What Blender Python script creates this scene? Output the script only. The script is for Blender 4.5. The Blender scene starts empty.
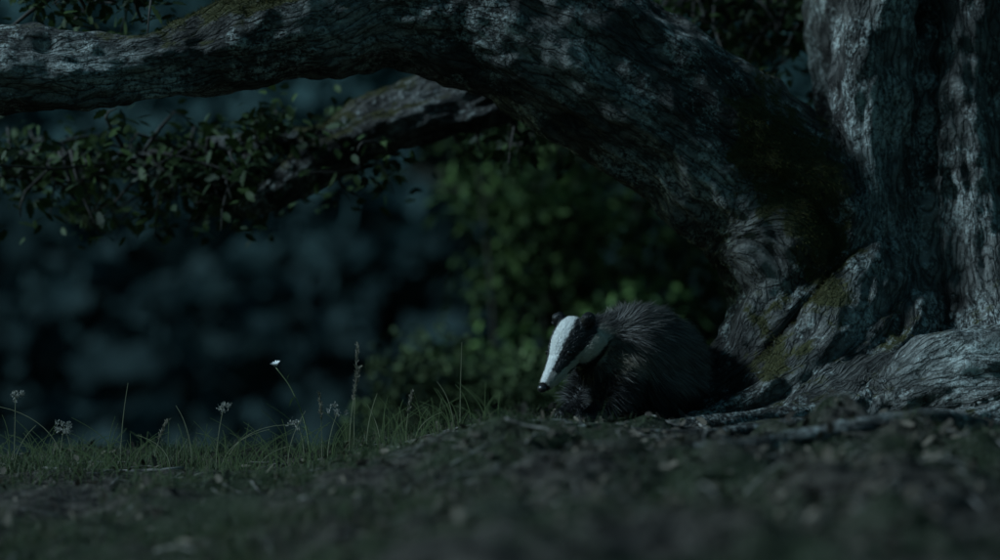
import bpy, math, numpy as np, time
from mathutils import Vector, noise as mn
T0=time.time()
def tick(s):print('TICK',s,round(time.time()-T0,1))
rng=np.random.default_rng(7)
sc=bpy.context.scene

# ------------------------------------------------------------------ helpers
def hash2(i,j,s=0):
    v=np.sin(i*127.1+j*311.7+s*74.7)*43758.5453
    return v-np.floor(v)
def vnoise(x,y,s=0):
    xi=np.floor(x);yi=np.floor(y);fx=x-xi;fy=y-yi
    fx=fx*fx*(3-2*fx);fy=fy*fy*(3-2*fy)
    a=hash2(xi,yi,s);b=hash2(xi+1,yi,s);c=hash2(xi,yi+1,s);d=hash2(xi+1,yi+1,s)
    return (a*(1-fx)+b*fx)*(1-fy)+(c*(1-fx)+d*fx)*fy-0.5
def fbm(x,y,o=4,s=0):
    r=0;a=1
    for k in range(o):
        r=r+a*vnoise(x*2**k+k*17.3,y*2**k-k*9.1,s+k);a*=.5
    return r
def sstep(a,b,x):
    t=np.clip((x-a)/(b-a),0,1);return t*t*(3-2*t)
def norm(v):
    return v/np.maximum(np.linalg.norm(v,axis=-1,keepdims=True),1e-9)

def mk_mesh(name,verts,faces,mat=None,cols=None,parent=None,smooth=False):
    me=bpy.data.meshes.new(name)
    verts=np.asarray(verts,dtype=np.float32)
    fl=faces if isinstance(faces,list) else [faces]
    me.vertices.add(len(verts));me.vertices.foreach_set('co',verts.ravel())
    idx=np.concatenate([f.ravel() for f in fl]).astype(np.int32)
    tot=np.concatenate([np.full(len(f),f.shape[1]) for f in fl]).astype(np.int32)
    st=np.concatenate([[0],np.cumsum(tot)[:-1]]).astype(np.int32)
    me.loops.add(len(idx));me.loops.foreach_set('vertex_index',idx)
    me.polygons.add(len(tot));me.polygons.foreach_set('loop_start',st)
    me.polygons.foreach_set('use_smooth',np.full(len(tot),smooth))
    me.update(calc_edges=True)
    if cols is not None:
        a=me.attributes.new('Col','FLOAT_COLOR','POINT')
        c=np.ones((len(verts),4),dtype=np.float32);c[:,:3]=cols
        a.data.foreach_set('color',c.ravel())
    if mat:me.materials.append(mat)
    ob=bpy.data.objects.new(name,me);sc.collection.objects.link(ob)
    if parent:ob.parent=parent
    return ob
def empty(name):
    e=bpy.data.objects.new(name,None);sc.collection.objects.link(e);e.empty_display_size=.2;return e

def ribbons(base,d,L,W,bend,side,c0,c1,nseg=3,tip=.08):
    n=len(base);V=[];C=[]
    for k in range(nseg+1):
        t=k/nseg
        p=base+d*(L*t)[:,None]+bend*(t*t)
        w=(W*(1-t*(1-tip))*.5)[:,None]
        V.append(p-side*w);V.append(p+side*w)
        c=c0*(1-t)+c1*t;C.append(c);C.append(c)
    V=np.stack(V,1).reshape(-1,3);C=np.stack(C,1).reshape(-1,3)
    m=2*(nseg+1);o=(np.arange(n)*m)[:,None]
    F=[o+np.array([[2*k,2*k+1,2*k+3,2*k+2]]) for k in range(nseg)]
    return V,np.concatenate(F),C

LEAF=np.array([[0,0,0],[.05,.08,0],[.20,.17,.02],[.15,.28,0],[.27,.42,.03],[.18,.5,.01],[.25,.66,.02],[.12,.75,0],[.12,.9,-.02],[0,1,-.05],
      [-.12,.9,-.02],[-.12,.75,0],[-.25,.66,.02],[-.18,.5,.01],[-.27,.42,.03],[-.15,.28,0],[-.20,.17,.02],[-.05,.08,0]])
LQ=np.array([[0,0,0],[.24,.5,.05],[0,1,-.06],[-.24,.5,.05]])
LC=np.array([[-.5,-.5,0],[.5,-.5,.05],[.5,.5,0],[-.5,.5,.05]])
def leaves(cent,size,cols,templ=LEAF,up=.6,droop=0.0):
    n=len(cent)
    nrm=norm(rng.normal(size=(n,3))+np.array([0,0,up])*2)
    d=rng.normal(size=(n,3));d[:,2]-=droop;d=norm(d-nrm*np.sum(d*nrm,1)[:,None])
    s=np.cross(d,nrm)
    T=templ
    V=cent[:,None,:]+size[:,None,None]*(T[None,:,0,None]*s[:,None]+T[None,:,1,None]*d[:,None]+T[None,:,2,None]*nrm[:,None])
    k=len(T)
    F=(np.arange(n)*k)[:,None]+np.arange(k)[None]
    C=np.repeat(cols,k,axis=0)
    return V.reshape(-1,3),F,C

def catmull(P,m):
    P=np.asarray(P,float);Q=np.vstack([2*P[0]-P[1],P,2*P[-1]-P[-2]]);out=[]
    for i in range(1,len(Q)-2):
        for k in range(m):
            t=k/m;a,b,c,d=Q[i-1],Q[i],Q[i+1],Q[i+2]
            out.append(.5*((2*b)+(-a+c)*t+(2*a-5*b+4*c-d)*t*t+(-a+3*b-3*c+d)*t**3))
    out.append(P[-1]);o=np.array(out);o[:,3]=np.maximum(o[:,3],np.min(P[:,3])*.7);return o
def frames(P):
    T=norm(np.gradient(P[:,:3],axis=0));U=np.zeros_like(T)
    a=np.array([0,1,0.]) if abs(T[0,1])<.8 else np.array([1.,0,0])
    u=a-T[0]*a.dot(T[0]);U[0]=u/np.linalg.norm(u)
    for i in range(1,len(T)):
        u=U[i-1]-T[i]*U[i-1].dot(T[i]);U[i]=u/np.linalg.norm(u)
    return T,U,np.cross(T,U)
def tube(P,ns=16,m=6):
    S=catmull(P,m);T,U,B=frames(S);a=np.linspace(0,2*np.pi,ns,endpoint=False)
    V=S[:,None,:3]+S[:,3][:,None,None]*(np.cos(a)[None,:,None]*U[:,None]+np.sin(a)[None,:,None]*B[:,None])
    n=len(S);V=V.reshape(-1,3);i=np.arange(n-1)[:,None]*ns;j=np.arange(ns)[None]
    F=np.stack([i+j,i+(j+1)%ns,i+ns+(j+1)%ns,i+ns+j],-1).reshape(-1,4)
    V=np.vstack([V,S[0,:3],S[-1,:3]]);c0=n*ns;c1=c0+1;jj=np.arange(ns)
    E=np.vstack([np.stack([np.full(ns,c0),(jj+1)%ns,jj],1),np.stack([np.full(ns,c1),(n-1)*ns+jj,(n-1)*ns+(jj+1)%ns],1)])
    return V,F,E
def join_tubes(lst,ns=16,m=6):
    V=[];F=[];E=[];o=0
    for P in lst:
        v,f,e=tube(P,ns,m);V.append(v);F.append(f+o);E.append(e+o);o+=len(v)
    return np.vstack(V),[np.vstack(F),np.vstack(E)]
def eval_mesh(ob,mods):
    for t,kw in mods:
        md=ob.modifiers.new(t,t)
        for k,v in kw.items():setattr(md,k,v)
    dg=bpy.context.evaluated_depsgraph_get();me=bpy.data.meshes.new_from_object(ob.evaluated_get(dg))
    ob.modifiers.clear();old=ob.data;ob.data=me;bpy.data.meshes.remove(old);return me
def getco(me):
    a=np.empty(len(me.vertices)*3,np.float32);me.vertices.foreach_get('co',a);return a.reshape(-1,3).astype(float)
def getno(me):
    a=np.empty(len(me.vertices)*3,np.float32);me.vertices.foreach_get('normal',a);return a.reshape(-1,3).astype(float)
def sample(me,n,weight=None):
    me.calc_loop_triangles();k=len(me.loop_triangles)
    t=np.empty(k*3,np.int32);me.loop_triangles.foreach_get('vertices',t);t=t.reshape(-1,3)
    co=getco(me);no=getno(me);a,b,c=co[t[:,0]],co[t[:,1]],co[t[:,2]]
    ar=np.linalg.norm(np.cross(b-a,c-a),axis=1)
    if weight is not None:ar=ar*weight[t].mean(1)
    pick=rng.choice(k,n,p=ar/ar.sum());r=rng.random((n,2));s=np.sqrt(r[:,:1]);u=1-s;v=s*(1-r[:,1:]);w=s*r[:,1:]
    tt=t[pick];return co[tt[:,0]]*u+co[tt[:,1]]*v+co[tt[:,2]]*w, norm(no[tt[:,0]]*u+no[tt[:,1]]*v+no[tt[:,2]]*w)

# ------------------------------------------------------------------ materials
def newmat(name):
    m=bpy.data.materials.new(name);m.use_nodes=True;nt=m.node_tree
    return m,nt,nt.nodes['Principled BSDF']
def N(nt,t,**kw):
    n=nt.nodes.new(t)
    for k,v in kw.items():setattr(n,k,v)
    return n
def colmat(name,rough=.6,trans=0,spec=.3):
    m,nt,b=newmat(name);a=N(nt,'ShaderNodeAttribute',attribute_name='Col')
    nt.links.new(a.outputs['Color'],b.inputs['Base Color'])
    b.inputs['Roughness'].default_value=rough;b.inputs['Specular IOR Level'].default_value=spec
    if trans:
        tr=N(nt,'ShaderNodeBsdfTranslucent');nt.links.new(a.outputs['Color'],tr.inputs['Color'])
        mx=N(nt,'ShaderNodeMixShader');mx.inputs[0].default_value=trans
        nt.links.new(b.outputs[0],mx.inputs[1]);nt.links.new(tr.outputs[0],mx.inputs[2])
        nt.links.new(mx.outputs[0],nt.nodes['Material Output'].inputs['Surface'])
    return m
def ramp(nt,src,stops):
    r=N(nt,'ShaderNodeValToRGB');e=r.color_ramp.elements
    while len(e)<len(stops):e.new(.5)
    for i,(p,c) in enumerate(stops):e[i].position=p;e[i].color=(c,c,c,1)
    nt.links.new(src,r.inputs[0]);return r.outputs[0]
def mixc(nt,f,a,b,bt='MIX'):
    m=N(nt,'ShaderNodeMix',data_type='RGBA',blend_type=bt)
    for s,v in((0,f),(6,a),(7,b)):
        if hasattr(v,'links') :nt.links.new(v,m.inputs[s])
        else:m.inputs[s].default_value=v if s==0 else (*v,1)
    return m.outputs[2]
def math_(nt,op,a,b=0.,clamp=False):
    m=N(nt,'ShaderNodeMath',operation=op,use_clamp=clamp)
    for i,v in enumerate((a,b)):
        if hasattr(v,'links'):nt.links.new(v,m.inputs[i])
        else:m.inputs[i].default_value=v
    return m.outputs[0]
def noiset(nt,vec,scale,detail=5,rough=.55):
    n=N(nt,'ShaderNodeTexNoise');n.inputs['Scale'].default_value=scale;n.inputs['Detail'].default_value=detail;n.inputs['Roughness'].default_value=rough
    nt.links.new(vec,n.inputs['Vector']);return n

def bark_material():
    m,nt,b=newmat('oak_bark');L=nt.links.new
    q=N(nt,'ShaderNodeAttribute',attribute_name='barkco').outputs['Vector']
    geo=N(nt,'ShaderNodeNewGeometry');pos=geo.outputs['Position']
    nz=noiset(nt,q,18,3,.65)
    add=N(nt,'ShaderNodeVectorMath',operation='MULTIPLY_ADD');L(nz.outputs['Color'],add.inputs[0]);add.inputs[1].default_value=(.07,.07,.06);L(q,add.inputs[2])
    vo=N(nt,'ShaderNodeTexVoronoi',feature='DISTANCE_TO_EDGE');vo.inputs['Scale'].default_value=34;L(add.outputs[0],vo.inputs['Vector'])
    cr=ramp(nt,vo.outputs['Distance'],[(0,0.),(.12,.55),(.4,1.)])
    fib=noiset(nt,q,70,5,.7).outputs['Fac']
    fine=noiset(nt,pos,80,4,.75).outputs['Fac']
    h=math_(nt,'ADD',math_(nt,'MULTIPLY',cr,.5),math_(nt,'ADD',math_(nt,'MULTIPLY',fib,.75),math_(nt,'MULTIPLY',fine,.6)))
    hh=math_(nt,'SUBTRACT',h,.25)
    big=noiset(nt,pos,3.5,4).outputs['Fac']
    base=mixc(nt,ramp(nt,big,[(.41,0.),(.59,1.)]),(.06,.056,.051),(.25,.245,.23))
    col=mixc(nt,math_(nt,'MULTIPLY',math_(nt,'MULTIPLY',hh,hh),1.1,True),(.008,.008,.008),base)
    lich_lit=noiset(nt,pos,5.5,6,.75).outputs['Fac']
    lf=math_(nt,'MULTIPLY',ramp(nt,lich_lit,[(.505,0.),(.56,1.)]),ramp(nt,fine,[(.44,0.),(.56,1.)]))
    lat=N(nt,'ShaderNodeAttribute',attribute_name='lichen_lit').outputs['Fac']  # mask of lichen growth plus painted lit spots
    lf=math_(nt,'MULTIPLY',math_(nt,'ADD',lf,math_(nt,'MULTIPLY',lat,ramp(nt,fine,[(.34,0.),(.52,.9)]))),.9,True)
    lf=math_(nt,'MULTIPLY',lf,math_(nt,'ADD',math_(nt,'MULTIPLY',cr,.7),math_(nt,'MULTIPLY',fib,.5)),True)
    col=mixc(nt,lf,col,(.50,.55,.53))
    mo=N(nt,'ShaderNodeAttribute',attribute_name='moss').outputs['Fac']
    mm=math_(nt,'ADD',mo,math_(nt,'MULTIPLY',math_(nt,'SUBTRACT',noiset(nt,pos,14,4,.7).outputs['Fac'],.5),1.6))
    mf=ramp(nt,mm,[(.42,0.),(.62,1.)])
    mosscol=mixc(nt,fine,(.014,.016,.006),(.085,.082,.028))
    col=mixc(nt,mf,col,mosscol)
    L(col,b.inputs['Base Color']);b.inputs['Roughness'].default_value=.85;b.inputs['Specular IOR Level'].default_value=.25
    d=N(nt,'ShaderNodeBump');d.inputs['Strength'].default_value=1.;d.inputs['Distance'].default_value=.028
    L(h,d.inputs['Height']);L(d.outputs[0],b.inputs['Normal'])
    return m

def soil_material():
    m,nt,b=newmat('woodland_soil');L=nt.links.new
    pos=N(nt,'ShaderNodeNewGeometry').outputs['Position']
    n1=noiset(nt,pos,2.2,4).outputs['Fac'];n2=noiset(nt,pos,20,5,.7).outputs['Fac'];n3=noiset(nt,pos,110,3,.7).outputs['Fac']
    c=mixc(nt,ramp(nt,n2,[(.40,0.),(.64,1.)]),(.008,.007,.006),(.11,.095,.08))
    c=mixc(nt,ramp(nt,n1,[(.46,0.),(.59,.8)]),c,(.024,.038,.017))
    c=mixc(nt,ramp(nt,n3,[(.58,0.),(.68,1.)]),c,(.20,.185,.165))
    L(c,b.inputs['Base Color']);b.inputs['Roughness'].default_value=.95;b.inputs['Specular IOR Level'].default_value=.15
    bp=N(nt,'ShaderNodeBump');bp.inputs['Strength'].default_value=1.;bp.inputs['Distance'].default_value=.045
    L(math_(nt,'ADD',n2,math_(nt,'MULTIPLY',n3,.5)),bp.inputs['Height']);L(bp.outputs[0],b.inputs['Normal'])
    return m

# ------------------------------------------------------------------ ground
def H(x,y):
    x=np.asarray(x,float);y=np.asarray(y,float)
    z=-.115+.145*sstep(-.75,.05,x)-.03*sstep(.1,.5,x)*sstep(7.4,6.6,y)
    z=z-.05*sstep(6.3,4.5,y)
    z=z+.05*fbm(x*1.3,y*1.3,3,1)*sstep(9,6,y)+.07*fbm(x*5,y*5,4,5)*(.4+.6*sstep(6.6,5.6,y))
    z=z+.14*sstep(6.7,5.6,y)*sstep(-.5,.7,x)*fbm(x*2.6,y*3.2,4,41)+.035*sstep(6.6,5.6,y)*sstep(.2,1.2,x)
    z=z+.08*np.abs(fbm(x*7,y*7,3,51))*sstep(6.9,6.2,y)*sstep(-.6,.5,x)
    z=z+.10*sstep(.3,1.6,x)*sstep(6.9,7.6,y)
    y0=7.35+1.6*sstep(.7,1.6,x)
    dy=np.maximum(y-y0,0)
    z=z-5.5*(1-np.exp(-dy*dy/(dy+1.2)/16.))
    z=z+ .6*fbm(x*.15,y*.15,3,9)*sstep(12,25,y)
    z=z+42*sstep(45,170,y)+3*fbm(x*.03,y*.03,3,3)*sstep(40,90,y)
    return z
def axis(a,b,st,far,g=1.12):
    c=list(np.arange(a,b,st));s=st;v=c[-1]
    while v<far[1]:
        s*=g;v+=s;c.append(v)
    s=st;v=c[0];pre=[]
    while v>far[0]:
        s*=g;v-=s;pre.append(v)
    return np.array(pre[::-1]+c)
gx=axis(-2.2,2.4,.018,(-300,300));gy=axis(3.4,8.0,.018,(-60,400))
X,Y=np.meshgrid(gx,gy);Z=H(X,Y)
nx=len(gx);ny=len(gy);i=np.arange(ny-1)[:,None]*nx;j=np.arange(nx-1)[None]
F=np.stack([i+j,i+j+1,i+nx+j+1,i+nx+j],-1).reshape(-1,4)
soil=soil_material()
mk_mesh('ground',np.stack([X,Y,Z],-1).reshape(-1,3),F,soil,smooth=True)
tick('ground')

# ------------------------------------------------------------------ oak tree
oak=empty('oak_tree')
limb=[(1.15,7.75,.05,.36),(1.09,7.6,.28,.32),(.93,7.5,.63,.29),(.63,7.4,.89,.255),(.31,7.35,1.09,.25),(0,7.3,1.25,.245),(-.31,7.25,1.30,.225),(-.55,7.2,1.22,.17),
      (-.82,7.15,1.15,.128),(-1.11,7.1,1.08,.112),(-1.49,7.05,1.06,.122),(-1.93,7.0,1.09,.105),(-2.6,6.9,1.2,.08),(-3.3,6.8,1.5,.05)]
fork=[(.1,7.35,1.22,.2),(-.3,7.45,1.65,.18),(-.8,7.6,2.3,.13)]
trunk=[(1.62,8.05,-.5,.7),(1.6,8.0,0,.56),(1.58,8.0,.37,.46),(1.54,8.0,.88,.42),(1.47,8.0,1.39,.43),(1.48,8.05,1.8,.42)]
colA=[(1.22,7.6,1.7,.12),(1.19,7.5,1.4,.13),(1.17,7.45,1.1,.125),(1.155,7.42,.75,.12),(1.115,7.35,.43,.16),(1.0,7.2,.20,.14),(.80,7.08,.06,.11),(.59,7.02,.0,.065),(.38,6.95,-.03,.03)]
colB=[(1.47,7.6,1.6,.17),(1.47,7.58,1.33,.16),(1.50,7.52,.86,.16),(1.53,7.42,.40,.18),(1.57,7.2,.10,.17),(1.64,7.0,-.1,.14)]
colC=[(.74,7.42,.83,.2),(.87,7.42,.60,.21),(.90,7.4,.36,.18),(.78,7.28,.16,.14),(.62,7.2,.04,.08),(.45,7.14,-.04,.04)]
colD=[(1.34,7.5,1.2,.07),(1.33,7.46,.8,.07),(1.31,7.40,.45,.09),(1.22,7.2,.22,.11),(1.05,7.02,.08,.10),(.86,6.92,.0,.07),(.66,6.84,-.04,.045),(.45,6.8,-.07,.03)]
burl=[(.98,6.96,-.02,.08),(1.12,6.98,.035,.12),(1.28,6.99,.08,.160),(1.47,7.0,.095,.18),(1.75,7.05,.08,.18),(2.1,7.1,.0,.16)]
def hug(pts):
    return [(x,y,float(H(x,y))+o*r+.012*math.sin(x*9+y*5),r) for x,y,r,o in pts]
r1=hug([(1.1,6.95,.09,.2),(.85,6.8,.055,.3),(.6,6.66,.034,.4),(.32,6.56,.022,.4),(.05,6.52,.014,.4),(-.15,6.55,.008,.2)])
r2=hug([(1.6,6.85,.09,.2),(1.25,6.68,.05,.2),(.95,6.5,.036,.3),(.75,6.42,.03,-.1),(.5,6.32,.024,.3),(.2,6.3,.014,.1)])
r3=hug([(1.9,6.8,.10,.2),(1.5,6.45,.05,.2),(1.3,6.2,.042,.3),(1.1,5.95,.034,-.3),(.75,5.75,.03,.3),(.35,5.6,.022,.1)])
br2=[(.5,7.6,1.15,.15),(.21,8.1,1.19,.14),(-.07,8.2,1.07,.12),(-.31,8.2,1.0,.11),(-.52,8.2,.91,.092),(-.69,8.2,.80,.072),(-.82,8.18,.725,.05),(-.93,8.15,.67,.02)]
br2b=[(-.5,8.2,.92,.05),(-.75,8.3,.93,.045),(-1.1,8.35,.90,.036),(-1.5,8.4,.82,.028),(-1.9,8.4,.8,.018)]
sk=[limb,fork,trunk,colA,colB,colC,colD,burl,r1,r2,r3,br2,br2b]
V,F=join_tubes(sk,20,6)
trunk_ob=mk_mesh('trunk_and_limbs',V,F,parent=oak)
me=eval_mesh(trunk_ob,[('REMESH',dict(mode='VOXEL',voxel_size=.0135,adaptivity=0)),('SMOOTH',dict(factor=.6,iterations=9))])
tick('remesh %d'%len(me.vertices))
S=[]
for P in sk:
    c=catmull(P,3);T,U,B=frames(c);al=np.concatenate([[0],np.cumsum(np.linalg.norm(np.diff(c[:,:3],axis=0),axis=1))])
    S.append((c,T,U,B,al))
SC=np.vstack([s[0] for s in S]);ST=np.vstack([s[1] for s in S]);SU=np.vstack([s[2] for s in S]);SB=np.vstack([s[3] for s in S]);SA=np.concatenate([s[4] for s in S])
def barkco(co):
    out=np.zeros_like(co);rr=np.zeros(len(co));K=4000
    cT=(SC[:,:3]*ST).sum(1);cU=(SC[:,:3]*SU).sum(1);cB=(SC[:,:3]*SB).sum(1);c2=(SC[:,:3]**2).sum(1)
    for a in range(0,len(co),K):
        p=co[a:a+K];dt=p@ST.T-cT;d2=(p**2).sum(1)[:,None]+c2-2*p@SC[:,:3].T
        dist=np.sqrt(np.maximum(d2,0))-SC[None,:,3]
        w=np.exp(-np.clip(dist-dist.min(1,keepdims=True),0,1)/.014);w/=w.sum(1,keepdims=True)
        out[a:a+K]=np.stack([(w*(p@SU.T-cU)).sum(1),(w*(p@SB.T-cB)).sum(1),(w*(SA[None]+dt)).sum(1)*.30],1)
        rr[a:a+K]=w@SC[:,3]
    return out,rr
co=getco(me);no=getno(me);q,rr=barkco(co);tick('barkco')
dsp=np.array([mn.noise((a*7,b*7,c*5))*.045+mn.noise((a*17,b*17,c*12+5))*.026+mn.noise((a*38,b*38,c*26+5))*.014 for a,b,c in q])
dsp2=np.array([mn.noise((a*6+9,b*6,c*6))*.022+mn.noise((a*22+9,b*22,c*22))*.012 for a,b,c in co])
dsp=(dsp+dsp2)*np.clip(rr/.11,.25,1.)
co2=co+no*dsp[:,None];me.vertices.foreach_set('co',co2.astype(np.float32).ravel());me.update();no=getno(me)
def blob(c,s):
    return np.exp(-(((co-np.array(c))/np.array(s))**2).sum(1))
moss=.36*np.clip(no[:,2]+.15,0,1)
moss+=.75*np.clip(no[:,2]+.3,0,1)*blob((-.75,7.1,1.28),(.35,.4,.12))
moss+=.8*blob((.80,7.2,.84),(.13,.3,.20))+.7*blob((.98,7.2,.62),(.10,.3,.3))+.5*blob((.82,7.2,.2),(.06,.3,.18))
moss+=.5*blob((1.2,7.3,.25),(.1,.2,.12))+.6*np.clip(no[:,2],0,1)*blob((-.5,8.1,.95),(.4,.5,.2))
moss=np.clip(moss,0,1)
lich_lit=.95*blob((.64,7.1,.72),(.13,.3,.14))+.8*blob((-.45,7.0,1.2),(.2,.4,.12))+.75*blob((-1.2,7.,1.08),(.35,.4,.1))+.8*blob((1.1,7.2,.40),(.09,.2,.12))+.8*blob((1.35,6.9,.2),(.25,.3,.09))+.75*blob((1.16,7.3,.8),(.07,.2,.3))+.6*blob((.9,7.1,.12),(.15,.2,.08))+.4*blob((.2,7.1,1.1),(.15,.3,.12))  # lichen on the limb; lit spots of limb, root and burl painted pale too
lich_lit=np.clip(lich_lit-moss*.6,0,1)
at=me.attributes.new('barkco','FLOAT_VECTOR','POINT');at.data.foreach_set('vector',q.astype(np.float32).ravel())
at=me.attributes.new('moss','FLOAT','POINT');at.data.foreach_set('value',moss.astype(np.float32))
at=me.attributes.new('lichen_lit','FLOAT','POINT');at.data.foreach_set('value',lich_lit.astype(np.float32))
bark=bark_material()
me.materials.append(bark)
me.polygons.foreach_set('use_smooth',np.ones(len(me.polygons),bool))
pn,nn=sample(me,28000,np.clip(moss-.42,0,1)**1.2+1e-7)
n=len(pn);d=norm(nn*.8+rng.normal(size=(n,3))*.5+np.array([0,0,-.25]))
side=norm(np.cross(d,rng.normal(size=(n,3))))
g=rng.random((n,1));c1=np.array([.04,.045,.014])*(1-g)+np.array([.12,.10,.035])*g
V,F,C=ribbons(pn-nn*.002,d,rng.uniform(.006,.022,n),rng.uniform(.001,.0022,n),np.array([[0,0,-.006]])*rng.random((n,1)),side,c1*.35,c1,2)
mk_mesh('moss_tufts',V,F,colmat('moss',.9,.0,.1),C,oak)
up=[[(-.8,7.6,2.3,.13),(-1.3,7.8,3.1,.08),(-1.6,7.9,3.8,.03)],[(1.48,8.05,1.7,.43),(1.5,8.1,2.2,.40),(1.6,8.2,3.4,.34),(1.7,8.3,4.6,.2)],[(1.5,8.1,1.9,.25),(.9,8.5,2.4,.2),(.1,9.0,2.8,.13),(-.8,9.3,3.0,.07)],
 [(1.6,8.2,2.6,.25),(2.4,8.3,3.1,.18),(3.4,8.2,3.5,.09)],[(1.6,8.2,2.8,.2),(1.3,7.2,3.5,.12),(.9,6.2,4.1,.05)]]
V,F=join_tubes(up,16,6);o=mk_mesh('upper_limbs',V,F,bark,None,oak,True)
at=o.data.attributes.new('barkco','FLOAT_VECTOR','POINT');at.data.foreach_set('vector',(V*np.array([1,1,.33])).astype(np.float32).ravel())
tick('tree')

leafmat=colmat('oak_leaf',.6,.15,.2);farleaf=colmat('distant_leaf',.8,0,.1)
def greens(n,k=1.,dark=(.018,.035,.014),light=(.07,.115,.035)):
    g=rng.random((n,1))**1.5;return (np.array(dark)*(1-g)+np.array(light)*g)*k*rng.uniform(.7,1.2,(n,1))
tw=[];lc=[]
def spray(start,end,nleaf,sp,rad=.008):
    s=np.array(start);e=np.array(end);mid=(s+e)/2+rng.normal(size=3)*.05
    tw.append([(*s,rad),(*mid,rad*.6),(*e,rad*.25)])
    t=rng.random(nleaf)**.7;pts=s+(e-s)*t[:,None]+rng.normal(size=(nleaf,3))*sp
    lc.append(pts)
for k in range(75):
    x=rng.uniform(-1.85,-.35);z0=.92 if x>-1 else .88
    spray((x,8.25+rng.normal()*.1,z0),(x+rng.normal()*.16,8.3+rng.normal()*.35,z0+rng.uniform(-.28,.14)),rng.integers(14,34),.045)
for k in range(20):
    x=rng.uniform(-1.2,-.75);spray((x,8.3,.85),(x+rng.normal()*.1,8.3+rng.normal()*.2,rng.uniform(.58,.8)),18,.04)
for k in range(14):
    x=rng.uniform(-.3,.3);spray((x,8.3,1.05),(x+rng.normal()*.1,8.5+rng.normal()*.3,rng.uniform(.8,1.0)),16,.05)
for k in range(26):
    x=rng.uniform(-2.3,-1.05);spray((x,7.5,1.35),(x+rng.normal()*.15,7.6+rng.normal()*.2,1.3+rng.uniform(-.12,.2)),22,.05)
for k in range(60):
    x=rng.uniform(.55,1.35);spray((x,8.6,1.5),(x+rng.normal()*.15,8.7+rng.normal()*.3,rng.uniform(1.05,1.5)),26,.06)
V,F=join_tubes(tw,5,2)
twm,nt,b=newmat('twig_bark');b.inputs['Base Color'].default_value=(.04,.034,.03,1);b.inputs['Roughness'].default_value=.9
mk_mesh('twigs',V,F,twm,parent=oak,smooth=True)
pts=np.vstack(lc);n=len(pts)
V,F,C=leaves(pts,rng.uniform(.035,.07,n),greens(n,.75),LEAF,.6,.6)
mk_mesh('leaves',V,F,leafmat,C,oak)
cc=[]
for k in range(95):
    c=np.array([rng.uniform(-2.6,4.2),rng.uniform(7.4,11),0]);c[2]=2.6+1.9*rng.random()+.5*(1-((c[0]-1)/4)**2)
    cc.append(c+rng.normal(size=(90,3))*np.array([.3,.3,.17]))
pts=np.vstack(cc);n=len(pts)
V,F,C=leaves(pts,rng.uniform(.07,.13,n),greens(n),LQ,.6,.3)
mk_mesh('crown',V,F,leafmat,C,oak)

# ------------------------------------------------------------------ mid-ground shrubs
def shrub(name,clumps,nper,size,k=1.,dark=(.018,.035,.014),light=(.07,.115,.035)):
    P=[];Cc=[];root=np.array(clumps[0][:3])
    e=empty(name);st=[]
    for (x,y,z,rx,rz) in clumps:
        m=int(nper*rx*rz*8)+20
        d=norm(rng.normal(size=(m,3)))*(rng.random((m,1))**.45)
        lump=1+.35*np.array([mn.noise((a*2.5+x,b*2.5+y,c*2.5+z)) for a,b,c in d])[:,None]
        P.append(np.array([x,y,z])+d*lump*np.array([rx,rx,rz]))
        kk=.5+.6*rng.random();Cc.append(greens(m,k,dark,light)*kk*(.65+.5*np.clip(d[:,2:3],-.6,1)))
        gz=float(H(x,y));st.append([(x+rng.normal()*.1,y+.3,gz-.1,.016),(x*.5+root[0]*.5,y+.3,(gz+z)/2,.012),(x,y+.2,z+rz*.3,.005)])
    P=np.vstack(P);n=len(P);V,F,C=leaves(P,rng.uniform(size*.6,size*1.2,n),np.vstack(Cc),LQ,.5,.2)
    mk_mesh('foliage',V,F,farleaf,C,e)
    V,F=join_tubes(st,6,3);mk_mesh('stems',V,F,twm,parent=e,smooth=True)
shrub('hazel_bush',[(.1,13,-.2,.5,.45),(.6,13.3,.5,.7,.5),(1.2,13.2,-.1,.8,.7),(.0,13.4,.9,.42,.3),(.5,13,1.3,.8,.3),(1.0,13.5,1.2,.6,.5),(-.15,12.6,1.25,.35,.2),
   (.5,12.6,-.5,.7,.5),(1.6,13,.6,.6,.7),(.3,12.7,.75,.35,.25),(.75,12.6,.2,.35,.25),(.15,13.2,.45,.45,.3)],520,.10,1.8)
shrub('hawthorn_bush',[(-.35,11,-.05,.3,.28),(-.1,11.1,-.2,.35,.3),(-.55,11.2,-.3,.22,.22),(.15,11,-.15,.3,.3)],1500,.055,1.5,(.03,.045,.022),(.10,.135,.06))
shrub('bramble_thicket',[(-1.9,17,-2.2,1.2,.9),(-.8,18,-2.2,1.2,1.0),(-3.2,17.5,-2.1,1.2,1.),(.5,18,-2.0,1.2,1.1),(1.9,17.5,-1.8,1.2,1.2)],70,.18,.6)

# ------------------------------------------------------------------ distant woodland
P=[];Cc=[];Sz=[];tr=[]
for k in range(3000):
    near=k<700
    y=rng.uniform(42,66) if near else 66+100*rng.random()**.9
    x=rng.uniform(-.45,.45)*y*1.2
    r=rng.uniform(1.3,2.1);g=float(H(x,y));m=50
    d=norm(rng.normal(size=(m,3)))*(rng.random((m,1))**.35)
    P.append(np.array([x,y,g+r*.7])+d*np.array([r,r,r*.6]))
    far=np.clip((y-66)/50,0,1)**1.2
    col=np.array([.015,.029,.030])*(1-far)+np.array([.062,.128,.130])*far  # haze put into the leaf colour: dark near, paler teal with distance
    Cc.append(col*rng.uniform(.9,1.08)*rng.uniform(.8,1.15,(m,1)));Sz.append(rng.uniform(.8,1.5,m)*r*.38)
    if k%4==0:tr.append([(x,y,g-.5,.2),(x,y,g+r*.6,.14),(x,y,g+r,.06)])
P=np.vstack(P);V,F,C=leaves(P,np.concatenate(Sz),np.vstack(Cc),LC,.3)
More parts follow.
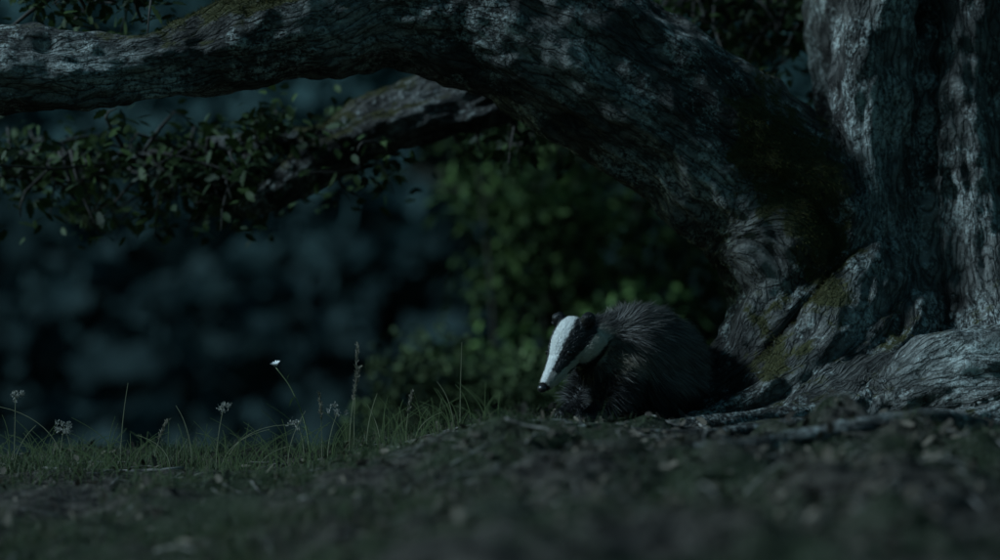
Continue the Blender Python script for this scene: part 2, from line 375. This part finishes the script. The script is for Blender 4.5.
dw=empty('distant_woodland');mk_mesh('canopy',V,F,farleaf,C,dw)
V,F=join_tubes(tr,6,1);mk_mesh('trunks',V,F,twm,parent=dw)
tick('foliage')

# ------------------------------------------------------------------ grass
grassmat=colmat('grass_blades',.6,.2,.25)
n=150000
x=rng.uniform(-2.2,2.0,n);y=rng.uniform(3.7,7.9,n)
dens=1.5*fbm(x*2.4,y*2.4,3,21)+.55*sstep(.45,-.5,x)-.12+.26*sstep(5.8,4.6,y)*sstep(.9,.2,x)
keep=rng.random(n)<np.clip(dens*1.8,.03,1)
far=(x>.15)&(y>6.4);keep&=~(far&(rng.random(n)<.85))
x=x[keep];y=y[keep];n=len(x);z=H(x,y)
clump=np.clip(.7+1.9*vnoise(x*6,y*6,31),.2,1.9)
Lh=rng.gamma(4,.009,n)*clump+.008;Lh*=1-.45*sstep(0,.6,x)
d=norm(np.stack([rng.normal(size=n)*.5,rng.normal(size=n)*.5,np.ones(n)],1))
side=norm(np.stack([rng.normal(size=n),rng.normal(size=n),np.zeros(n)],1))
bend=np.stack([rng.normal(size=n),rng.normal(size=n),-rng.random(n)*.8],1)*(Lh*.35)[:,None]
g=rng.random((n,1));c=np.array([.032,.060,.022])*(1-g)+np.array([.08,.12,.05])*g
dry=(rng.random(n)<.22)[:,None];c=np.where(dry,np.array([.17,.155,.10]),c)
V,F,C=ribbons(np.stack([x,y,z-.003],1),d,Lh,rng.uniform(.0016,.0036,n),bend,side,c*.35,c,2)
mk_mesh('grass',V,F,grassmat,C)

st=empty('wild_grass_stalks')
tall=[]
def stalk(x,y,h,lean,drp,head,c=(.22,.22,.14)):
    z=float(H(x,y));pts=[]
    for k in range(7):
        t=k/6;pts.append((x+lean*t*t,y+.02*t,z+h*(t-drp*t*t*t),.0016*(1-.5*t)))
    tall.append((pts,head,c))
spec=[(-1.28,6.9,.24,-.22,.25,0),(-1.27,6.8,.13,.01,0,2),(-1.11,6.9,.25,.02,.0,0),(-1.25,6.9,.12,-.03,0,2),(-.83,6.9,.18,.02,0,2),(-.82,6.95,.15,.14,.2,0),(-.80,6.9,.2,.2,.35,0),
 (-.52,6.9,.20,-.01,0,1),(-.50,6.85,.14,.03,0,2),(-.43,6.95,.30,.01,0,1),(-.44,6.9,.24,.03,0,1),(-.12,7.1,.26,.005,0,0),(-.14,7.1,.16,-.05,.1,0),(-.39,6.9,.16,.03,0,0),(-.35,6.9,.13,-.04,0,0),
 (-.95,6.8,.12,-.1,.2,0),(-1.4,6.8,.15,.06,.1,0),(-.7,6.8,.1,.1,.2,0),(-1.42,6.9,.2,.0,0,2),(-.62,6.9,.16,.05,0,0),(-.28,7.0,.15,.02,0,1),(-.9,6.9,.2,-.05,.1,0),(-1.02,6.95,.14,.04,0,1),(-.58,7.0,.12,-.02,0,2),(-.25,6.9,.12,.08,.2,0)]
for s in spec:stalk(*s)
for k in range(260):
    stalk(rng.uniform(-1.5,.0),rng.uniform(6.3,7.3),rng.uniform(.05,.16),rng.normal()*.06,rng.random()*.3,0,(.09,.12,.05))
tb=[p for p,h,c in tall];V,F=join_tubes(tb,5,2)
cols=[]
for p,h,c in tall:
    v,_,_=tube(p,5,2);cols.append(np.tile(np.array(c),(len(v),1)))
mk_mesh('stems',V,F,grassmat,np.vstack(cols),st)
B=[];D=[];L=[];W=[];CC=[]
for p,h,c in tall:
    if h==0:continue
    S_=catmull(p,8)[:, :3]
    if h==1:
        for s in S_[int(len(S_)*.6):]:
            for _ in range(6):
                B.append(s);D.append((rng.normal()*.5,rng.normal()*.5,.9));L.append(rng.uniform(.008,.014));W.append(.003);CC.append((.22,.20,.16))
    else:
        cl=rng.normal(size=(8,3))*np.array([.013,.013,.010])
        for _ in range(150):
            B.append(S_[-1]+cl[rng.integers(8)]+rng.normal(size=3)*.003);D.append(rng.normal(size=3)+np.array([0,0,.9]));L.append(rng.uniform(.003,.010));W.append(.0028);CC.append((.32,.31,.28))
B=np.array(B);D=norm(np.array(D));L=np.array(L);W=np.array(W);CC=np.array(CC);n=len(B)
V,F,C=ribbons(B,D,L,W,np.zeros((n,3)),norm(np.cross(D,rng.normal(size=(n,3)))),CC*.7,CC,1,.5)
mk_mesh('seed_heads',V,F,grassmat,C,st)

fl=empty('white_flower')
fx,fy=-.55,6.9;fz=float(H(fx,fy))
P=[(fx,fy,fz,.0024),(fx-.02,fy,fz+.12,.0022),(fx-.06,fy,fz+.22,.0019),(fx-.105,fy,.185,.0016)]
V,F=join_tubes([P],6,5);mk_mesh('stem',V,F,grassmat,np.tile([.16,.19,.10],(len(V),1)),fl,True)
tip=np.array([fx-.105,fy,.187]);n=16;a=np.linspace(0,2*np.pi,n,endpoint=False)
D=norm(np.stack([np.cos(a)*.8-.35,np.sin(a)*.8-.3,np.full(n,.6)],1));sd=np.stack([-np.sin(a),np.cos(a),np.zeros(n)],1)
V,F,C=ribbons(np.tile(tip,(n,1)),D,rng.uniform(.014,.022,n),np.full(n,.009),np.zeros((n,3)),sd,np.full((n,3),.6),np.full((n,3),.8),2,.6)
mk_mesh('petals',V,F,colmat('petal',.5,.2,.3),C,fl)
lv=np.array([[fx-.05,fy,fz+.2],[fx-.02,fy,fz+.1],[fx-.075,fy,fz+.24]])
V,F,C=leaves(lv,np.array([.04,.05,.03]),np.tile([.06,.09,.04],(3,1)),LQ,.2);mk_mesh('leaf_blades',V,F,leafmat,C,fl)

n=9000
x=rng.uniform(-1.8,2.0,n);y=rng.uniform(3.9,7.5,n);k=rng.random(n)<np.clip(.2+.8*sstep(-.6,.5,x),0,1);x=x[k];y=y[k];n=len(x)
P=np.stack([x,y,H(x,y)+.004+.008*rng.random(n)],1);g=rng.random((n,1))**2
c=np.array([.025,.02,.016])*(1-g)+np.array([.17,.14,.11])*g
V,F,C=leaves(P,rng.uniform(.012,.04,n),c,LEAF,.7);mk_mesh('leaf_litter',V,F,colmat('dead_leaf',.8,.05,.2),C)
stk=[]
for k in range(520):
    x=rng.uniform(-1.5,1.8) if k<200 else rng.uniform(-.3,1.6);y=rng.uniform(4.2,7.3) if k<350 else rng.uniform(6.3,7.1);a=rng.normal()*.9+(0 if rng.random()<.5 else np.pi);L_=rng.uniform(.03,.2);r=rng.uniform(.001,.0038)
    p=[]
    for t in(-.5,-.1,.25,.5):
        xx=x+math.cos(a)*L_*t+rng.normal()*.004;yy=y+math.sin(a)*L_*t+rng.normal()*.008;p.append((xx,yy,float(H(xx,yy))+r*.5+.002+rng.random()*.008,r*(1-.4*(t+.5))))
    stk.append(p)
def lay(pts):
    return [(x,y,float(H(x,y))+r*.5+rng.normal()*.003,r) for x,y,r in pts]
stk+=[lay([(-.14,6.7,.006),(.0,6.68,.011),(.12,6.69,.013),(.3,6.66,.011),(.42,6.67,.004)]),lay([(-.28,6.95,.008),(-.2,6.97,.014),(-.1,6.98,.018),(0,7.0,.014)]),lay([(-1.3,6.7,.005),(-1.05,6.72,.008),(-.9,6.72,.005)])]
V,F=join_tubes(stk,6,2)
sm,nt,b=newmat('dead_wood');pos=N(nt,'ShaderNodeNewGeometry').outputs['Position'];nn_=noiset(nt,pos,30,4).outputs['Fac']
nt.links.new(mixc(nt,ramp(nt,nn_,[(.4,0.),(.65,1.)]),(.03,.026,.022),(.24,.22,.20)),b.inputs['Base Color']);b.inputs['Roughness'].default_value=.85
mk_mesh('fallen_sticks',V,F,sm,smooth=True)
tick('grass')

# ------------------------------------------------------------------ badger
bad=empty('badger')
hs=1.12
C0=np.array([.216,6.89,.265]);N0=np.array([.110,6.77,.128]);f=N0-C0;f/=np.linalg.norm(f)
l=np.cross([0,0,1.],f);l/=np.linalg.norm(l);u=np.cross(f,l)
def hp(a,s,t):return C0+(f*a+l*s+u*t)*hs
chains=[]
def hc(*pp):chains.append([(*hp(a,s,t),r*hs) for a,s,t,r in pp])
hc((-.03,0,-.002,.054),(0,0,0,.057),(.04,0,-.002,.050),(.08,0,-.008,.037),(.12,0,-.012,.027),(.150,0,-.013,.020),(.170,0,-.013,.014))
for s in(1,-1):
    hc((.045,s*.022,-.02,.030),(.01,s*.034,-.02,.038),(-.03,s*.036,-.02,.040))
    hc((-.028,s*.044,.028,.018),(-.033,s*.050,.043,.019),(-.036,s*.053,.057,.013))
chains+=[[(*C0,.055),(.30,6.96,.25,.080),(.37,7.0,.235,.113),(.43,7.08,.23,.125),(.49,7.18,.19,.128),(.53,7.28,.14,.108),(.55,7.34,.10,.08)],
 [(.37,7.0,.17,.10),(.44,7.08,.14,.12),(.51,7.17,.12,.115)],
 [(.25,6.93,.215,.05),(.31,6.95,.18,.07),(.36,7.0,.15,.08)],
 [(.35,6.95,.18,.07),(.335,6.91,.12,.052),(.305,6.88,.065,.041),(.270,6.85,.038,.034),(.238,6.82,.028,.031)],
 [(.30,7.02,.17,.06),(.265,7.0,.11,.048),(.230,6.97,.06,.038),(.200,6.94,.038,.032),(.172,6.92,.028,.029)],
 [(.53,7.17,.14,.09),(.475,7.07,.095,.065),(.49,7.06,.06,.042),(.445,6.99,.03,.03),(.41,6.96,.024,.025)],
 [(.55,7.34,.09,.05),(.59,7.40,.06,.035),(.63,7.43,.04,.02)]]
V,F=join_tubes(chains,18,5)
bo=mk_mesh('body',V,F,parent=bad)
bm_=eval_mesh(bo,[('REMESH',dict(mode='VOXEL',voxel_size=.005,adaptivity=0)),('SMOOTH',dict(factor=.6,iterations=6))])
bm_.polygons.foreach_set('use_smooth',np.ones(len(bm_.polygons),bool))
EC=(-.033,.050,.047)
WC=np.array([.33,6.9,.215]);WR=np.array([.06,.08,.035])
def hl(p):
    r=(p-C0)/hs;a=r@f
    return a,r@l,r@u,np.linalg.norm(r-np.outer(np.clip(a,-.06,.19),f),axis=1)
def bcolor(p):
    a,s,t,dist=hl(p);n=len(p)
    head=(dist<.085)&(a>-.075)
    tt=t+.10*np.clip(a,0,.2)
    phi=np.degrees(np.arctan2(np.abs(s),tt+.004))
    phi=phi+rng.normal(size=n)*2.2
    K=np.array([.005,.005,.006]);Wt=np.array([.86,.85,.83]);Cr=np.array([.50,.45,.38])
    grey=np.array([.040,.037,.035])
    col=np.tile(grey,(n,1))
    low=(p[:,2]<.12+.09*sstep(.55,.30,p[:,0])) ; col[low]=K*1.2
    warm=np.exp(-(((p-WC)/WR)**2).sum(1))
    col=col*(1-warm[:,None])+np.array([.30,.24,.18])*warm[:,None]
    lo=25-8*sstep(.02,-.06,a);hi=83+4*sstep(0,-.06,a)-14*sstep(.07,.13,a)
    hcx=np.where((phi<lo)[:,None],Wt,np.where((phi<hi)[:,None],K,np.where((phi<116)[:,None],Cr,K*1.5)))
    front=(a>.130)&(phi>lo)&(phi<hi);hcx[front]=np.array([.35,.33,.30])
    hcx[(a>.10)&(phi>=116)]=Wt*.6
    hcx[a>.166]=K
    back=sstep(-.075,-.035,a)[:,None]
    col=np.where(head[:,None],hcx*back+col*(1-back)*1.0,col)
    for sg in(1,-1):
        e=hp(EC[0],sg*EC[1],EC[2]);de=np.linalg.norm(p-e,axis=1);en=(de<.030)
        col[en]=K
        tipm=en&((p-e)@(u*.9+l*sg*.35)>.0135);col[tipm]=Wt*.9
    return col
furm=colmat('badger_fur',.5,0,.4)
co=getco(bm_);c_=bcolor(co)*.6
a_=bm_.attributes.new('Col','FLOAT_COLOR','POINT');cc_=np.ones((len(co),4),np.float32);cc_[:,:3]=c_;a_.data.foreach_set('color',cc_.ravel())
bm_.materials.append(furm)
def fur(n,name,headonly=False):
    p,nn=sample(bm_,n)
    if headonly:
        a,_,_,dist=hl(p);k=(dist<.09)&(a>-.08);p=p[k];nn=nn[k];n=len(p)
    a,_,_,dist=hl(p)
    hw=np.where(dist<.09,sstep(-.10,-.03,a),0.)
    bodydir=norm(np.array([[.45,.75,-.45]]))
    comb=hw[:,None]*(-f[None])+(1-hw[:,None])*bodydir
    leg=sstep(.10,.05,p[:,2])[:,None];comb=comb*(1-leg)+leg*np.array([[-.15,-.1,-1.]])
    comb=comb-nn*np.sum(comb*nn,1)[:,None]
    L=.052*(1-hw)+.010*hw;L=np.where(leg[:,0]>.3,.016,L);L=L*np.where((a>.09)&(hw>.5),.6,1)
    ear=np.zeros(n,bool)
    for sg in(1,-1):
        ear|=np.linalg.norm(p-hp(EC[0],sg*EC[1],EC[2]),axis=1)<.030
    L=np.where(ear,.006,L)*rng.uniform(.6,1.25,n)
    tuft=np.array([mn.noise((q_[0]*45,q_[1]*45,q_[2]*45)) for q_ in p])
    d=norm(comb*1.0+nn*(.33+.35*tuft[:,None]*(1-hw[:,None]))+rng.normal(size=(n,3))*.15)
    c=bcolor(p);isb=(hw<.3)&(leg[:,0]<.5)&(c.max(1)>.03)
    g=rng.random((n,1))
    tipc=np.where(isb[:,None],np.array([.018,.016,.016])*(1-g**2)+np.array([.24,.22,.20])*g**2*(1+tuft[:,None]),c*rng.uniform(.8,1.15,(n,1)))
    warm=np.exp(-(((p-WC)/WR)**2).sum(1))[:,None]
    tipc=np.where(isb[:,None],tipc*(1-warm)+np.array([.38,.30,.22])*warm,tipc)
    c0=np.where(isb[:,None],np.array([.008,.008,.008]),c*.75)
    side=norm(np.cross(d,nn+rng.normal(size=(n,3))*.5))
    W=np.where(hw>.4,.0010,.0014)*rng.uniform(.7,1.2,n)
    bend=np.array([[0,0,-1.]])*(L*.2)[:,None]
    V,F,C=ribbons(p,d,L,W,bend,side,c0,tipc,2,.15)
    mk_mesh(name,V,F,furm,C,bad)
fur(80000,'fur');fur(90000,'face_fur',True)
gl,nt,b=newmat('eye_gloss');b.inputs['Base Color'].default_value=(.004,.004,.004,1);b.inputs['Roughness'].default_value=.08
ns_,nt,b=newmat('nose_leather');b.inputs['Base Color'].default_value=(.012,.011,.012,1);b.inputs['Roughness'].default_value=.35
cl_,nt,b=newmat('claw_horn');b.inputs['Base Color'].default_value=(.2,.17,.13,1);b.inputs['Roughness'].default_value=.4
def ell(name,c,r,axes,mat):
    bpy.ops.mesh.primitive_uv_sphere_add(segments=24,ring_count=16,radius=1);o=bpy.context.object;o.name=name
    co=getco(o.data);A=np.array(axes);co=c+(co*np.array(r))@A;o.data.vertices.foreach_set('co',co.astype(np.float32).ravel())
    o.data.polygons.foreach_set('use_smooth',np.ones(len(o.data.polygons),bool));o.data.materials.append(mat);o.parent=bad;return o
for s in(1,-1):ell('eye',hp(.068,s*.037,.015),(.0078,.0078,.0078),[f,l,u],gl)
ell('nose',hp(.178,0,-.010),(.012,.015,.012),[f,l,u],ns_)
cw=[]
for (px,py,pz) in[(.238,6.815,.024),(.172,6.915,.026),(.41,6.955,.024)]:
    for k in range(5):
        o=(k-2)*.010;dx,dy=-.75,-.65
        bx=px+dx*.022-dy*o;by=py+dy*.022+dx*o
        cw.append([(bx,by,pz-.002,.0035),(bx+dx*.012,by+dy*.012,pz-.006,.0028),(bx+dx*.022,by+dy*.022,pz-.018,.0008)])
V,F=join_tubes(cw,6,3);mk_mesh('claws',V,F,cl_,parent=bad,smooth=True)
bad.location=(0,0,float(H(.28,6.92))-.006)
tick('badger')

# ------------------------------------------------------------------ light, world, camera
w=bpy.data.worlds.new('World');sc.world=w;w.use_nodes=True;nt=w.node_tree;bg=nt.nodes['Background']
sky=nt.nodes.new('ShaderNodeTexSky');sky.sky_type='NISHITA';sky.sun_disc=False
sky.sun_elevation=math.radians(4);sky.sun_rotation=math.radians(-75)
tint=nt.nodes.new('ShaderNodeMix');tint.data_type='RGBA';tint.blend_type='MULTIPLY';tint.inputs[0].default_value=1
nt.links.new(sky.outputs[0],tint.inputs[6]);tint.inputs[7].default_value=(.34,.78,1,1)
nt.links.new(tint.outputs[2],bg.inputs['Color']);bg.inputs['Strength'].default_value=.12
sun=bpy.data.lights.new('dusk_light','SUN');sun.energy=3.8;sun.angle=math.radians(9);sun.color=(.60,.85,1)
so=bpy.data.objects.new('dusk_light',sun);sc.collection.objects.link(so)
dirv=Vector((.82,.16,-.56));so.rotation_euler=dirv.to_track_quat('-Z','Y').to_euler()
cam=bpy.data.cameras.new('camera');cam.lens=85;cam.sensor_width=36;cam.clip_end=1500;cam.clip_start=.05
cam.dof.use_dof=True;cam.dof.focus_distance=6.95;cam.dof.aperture_fstop=1.1
co_=bpy.data.objects.new('camera',cam);sc.collection.objects.link(co_);co_.location=(0,0,.44);co_.rotation_euler=(math.radians(90),0,0)
sc.camera=co_
sc.view_settings.view_transform='Standard';sc.view_settings.look='None';sc.view_settings.exposure=0
tick('done')
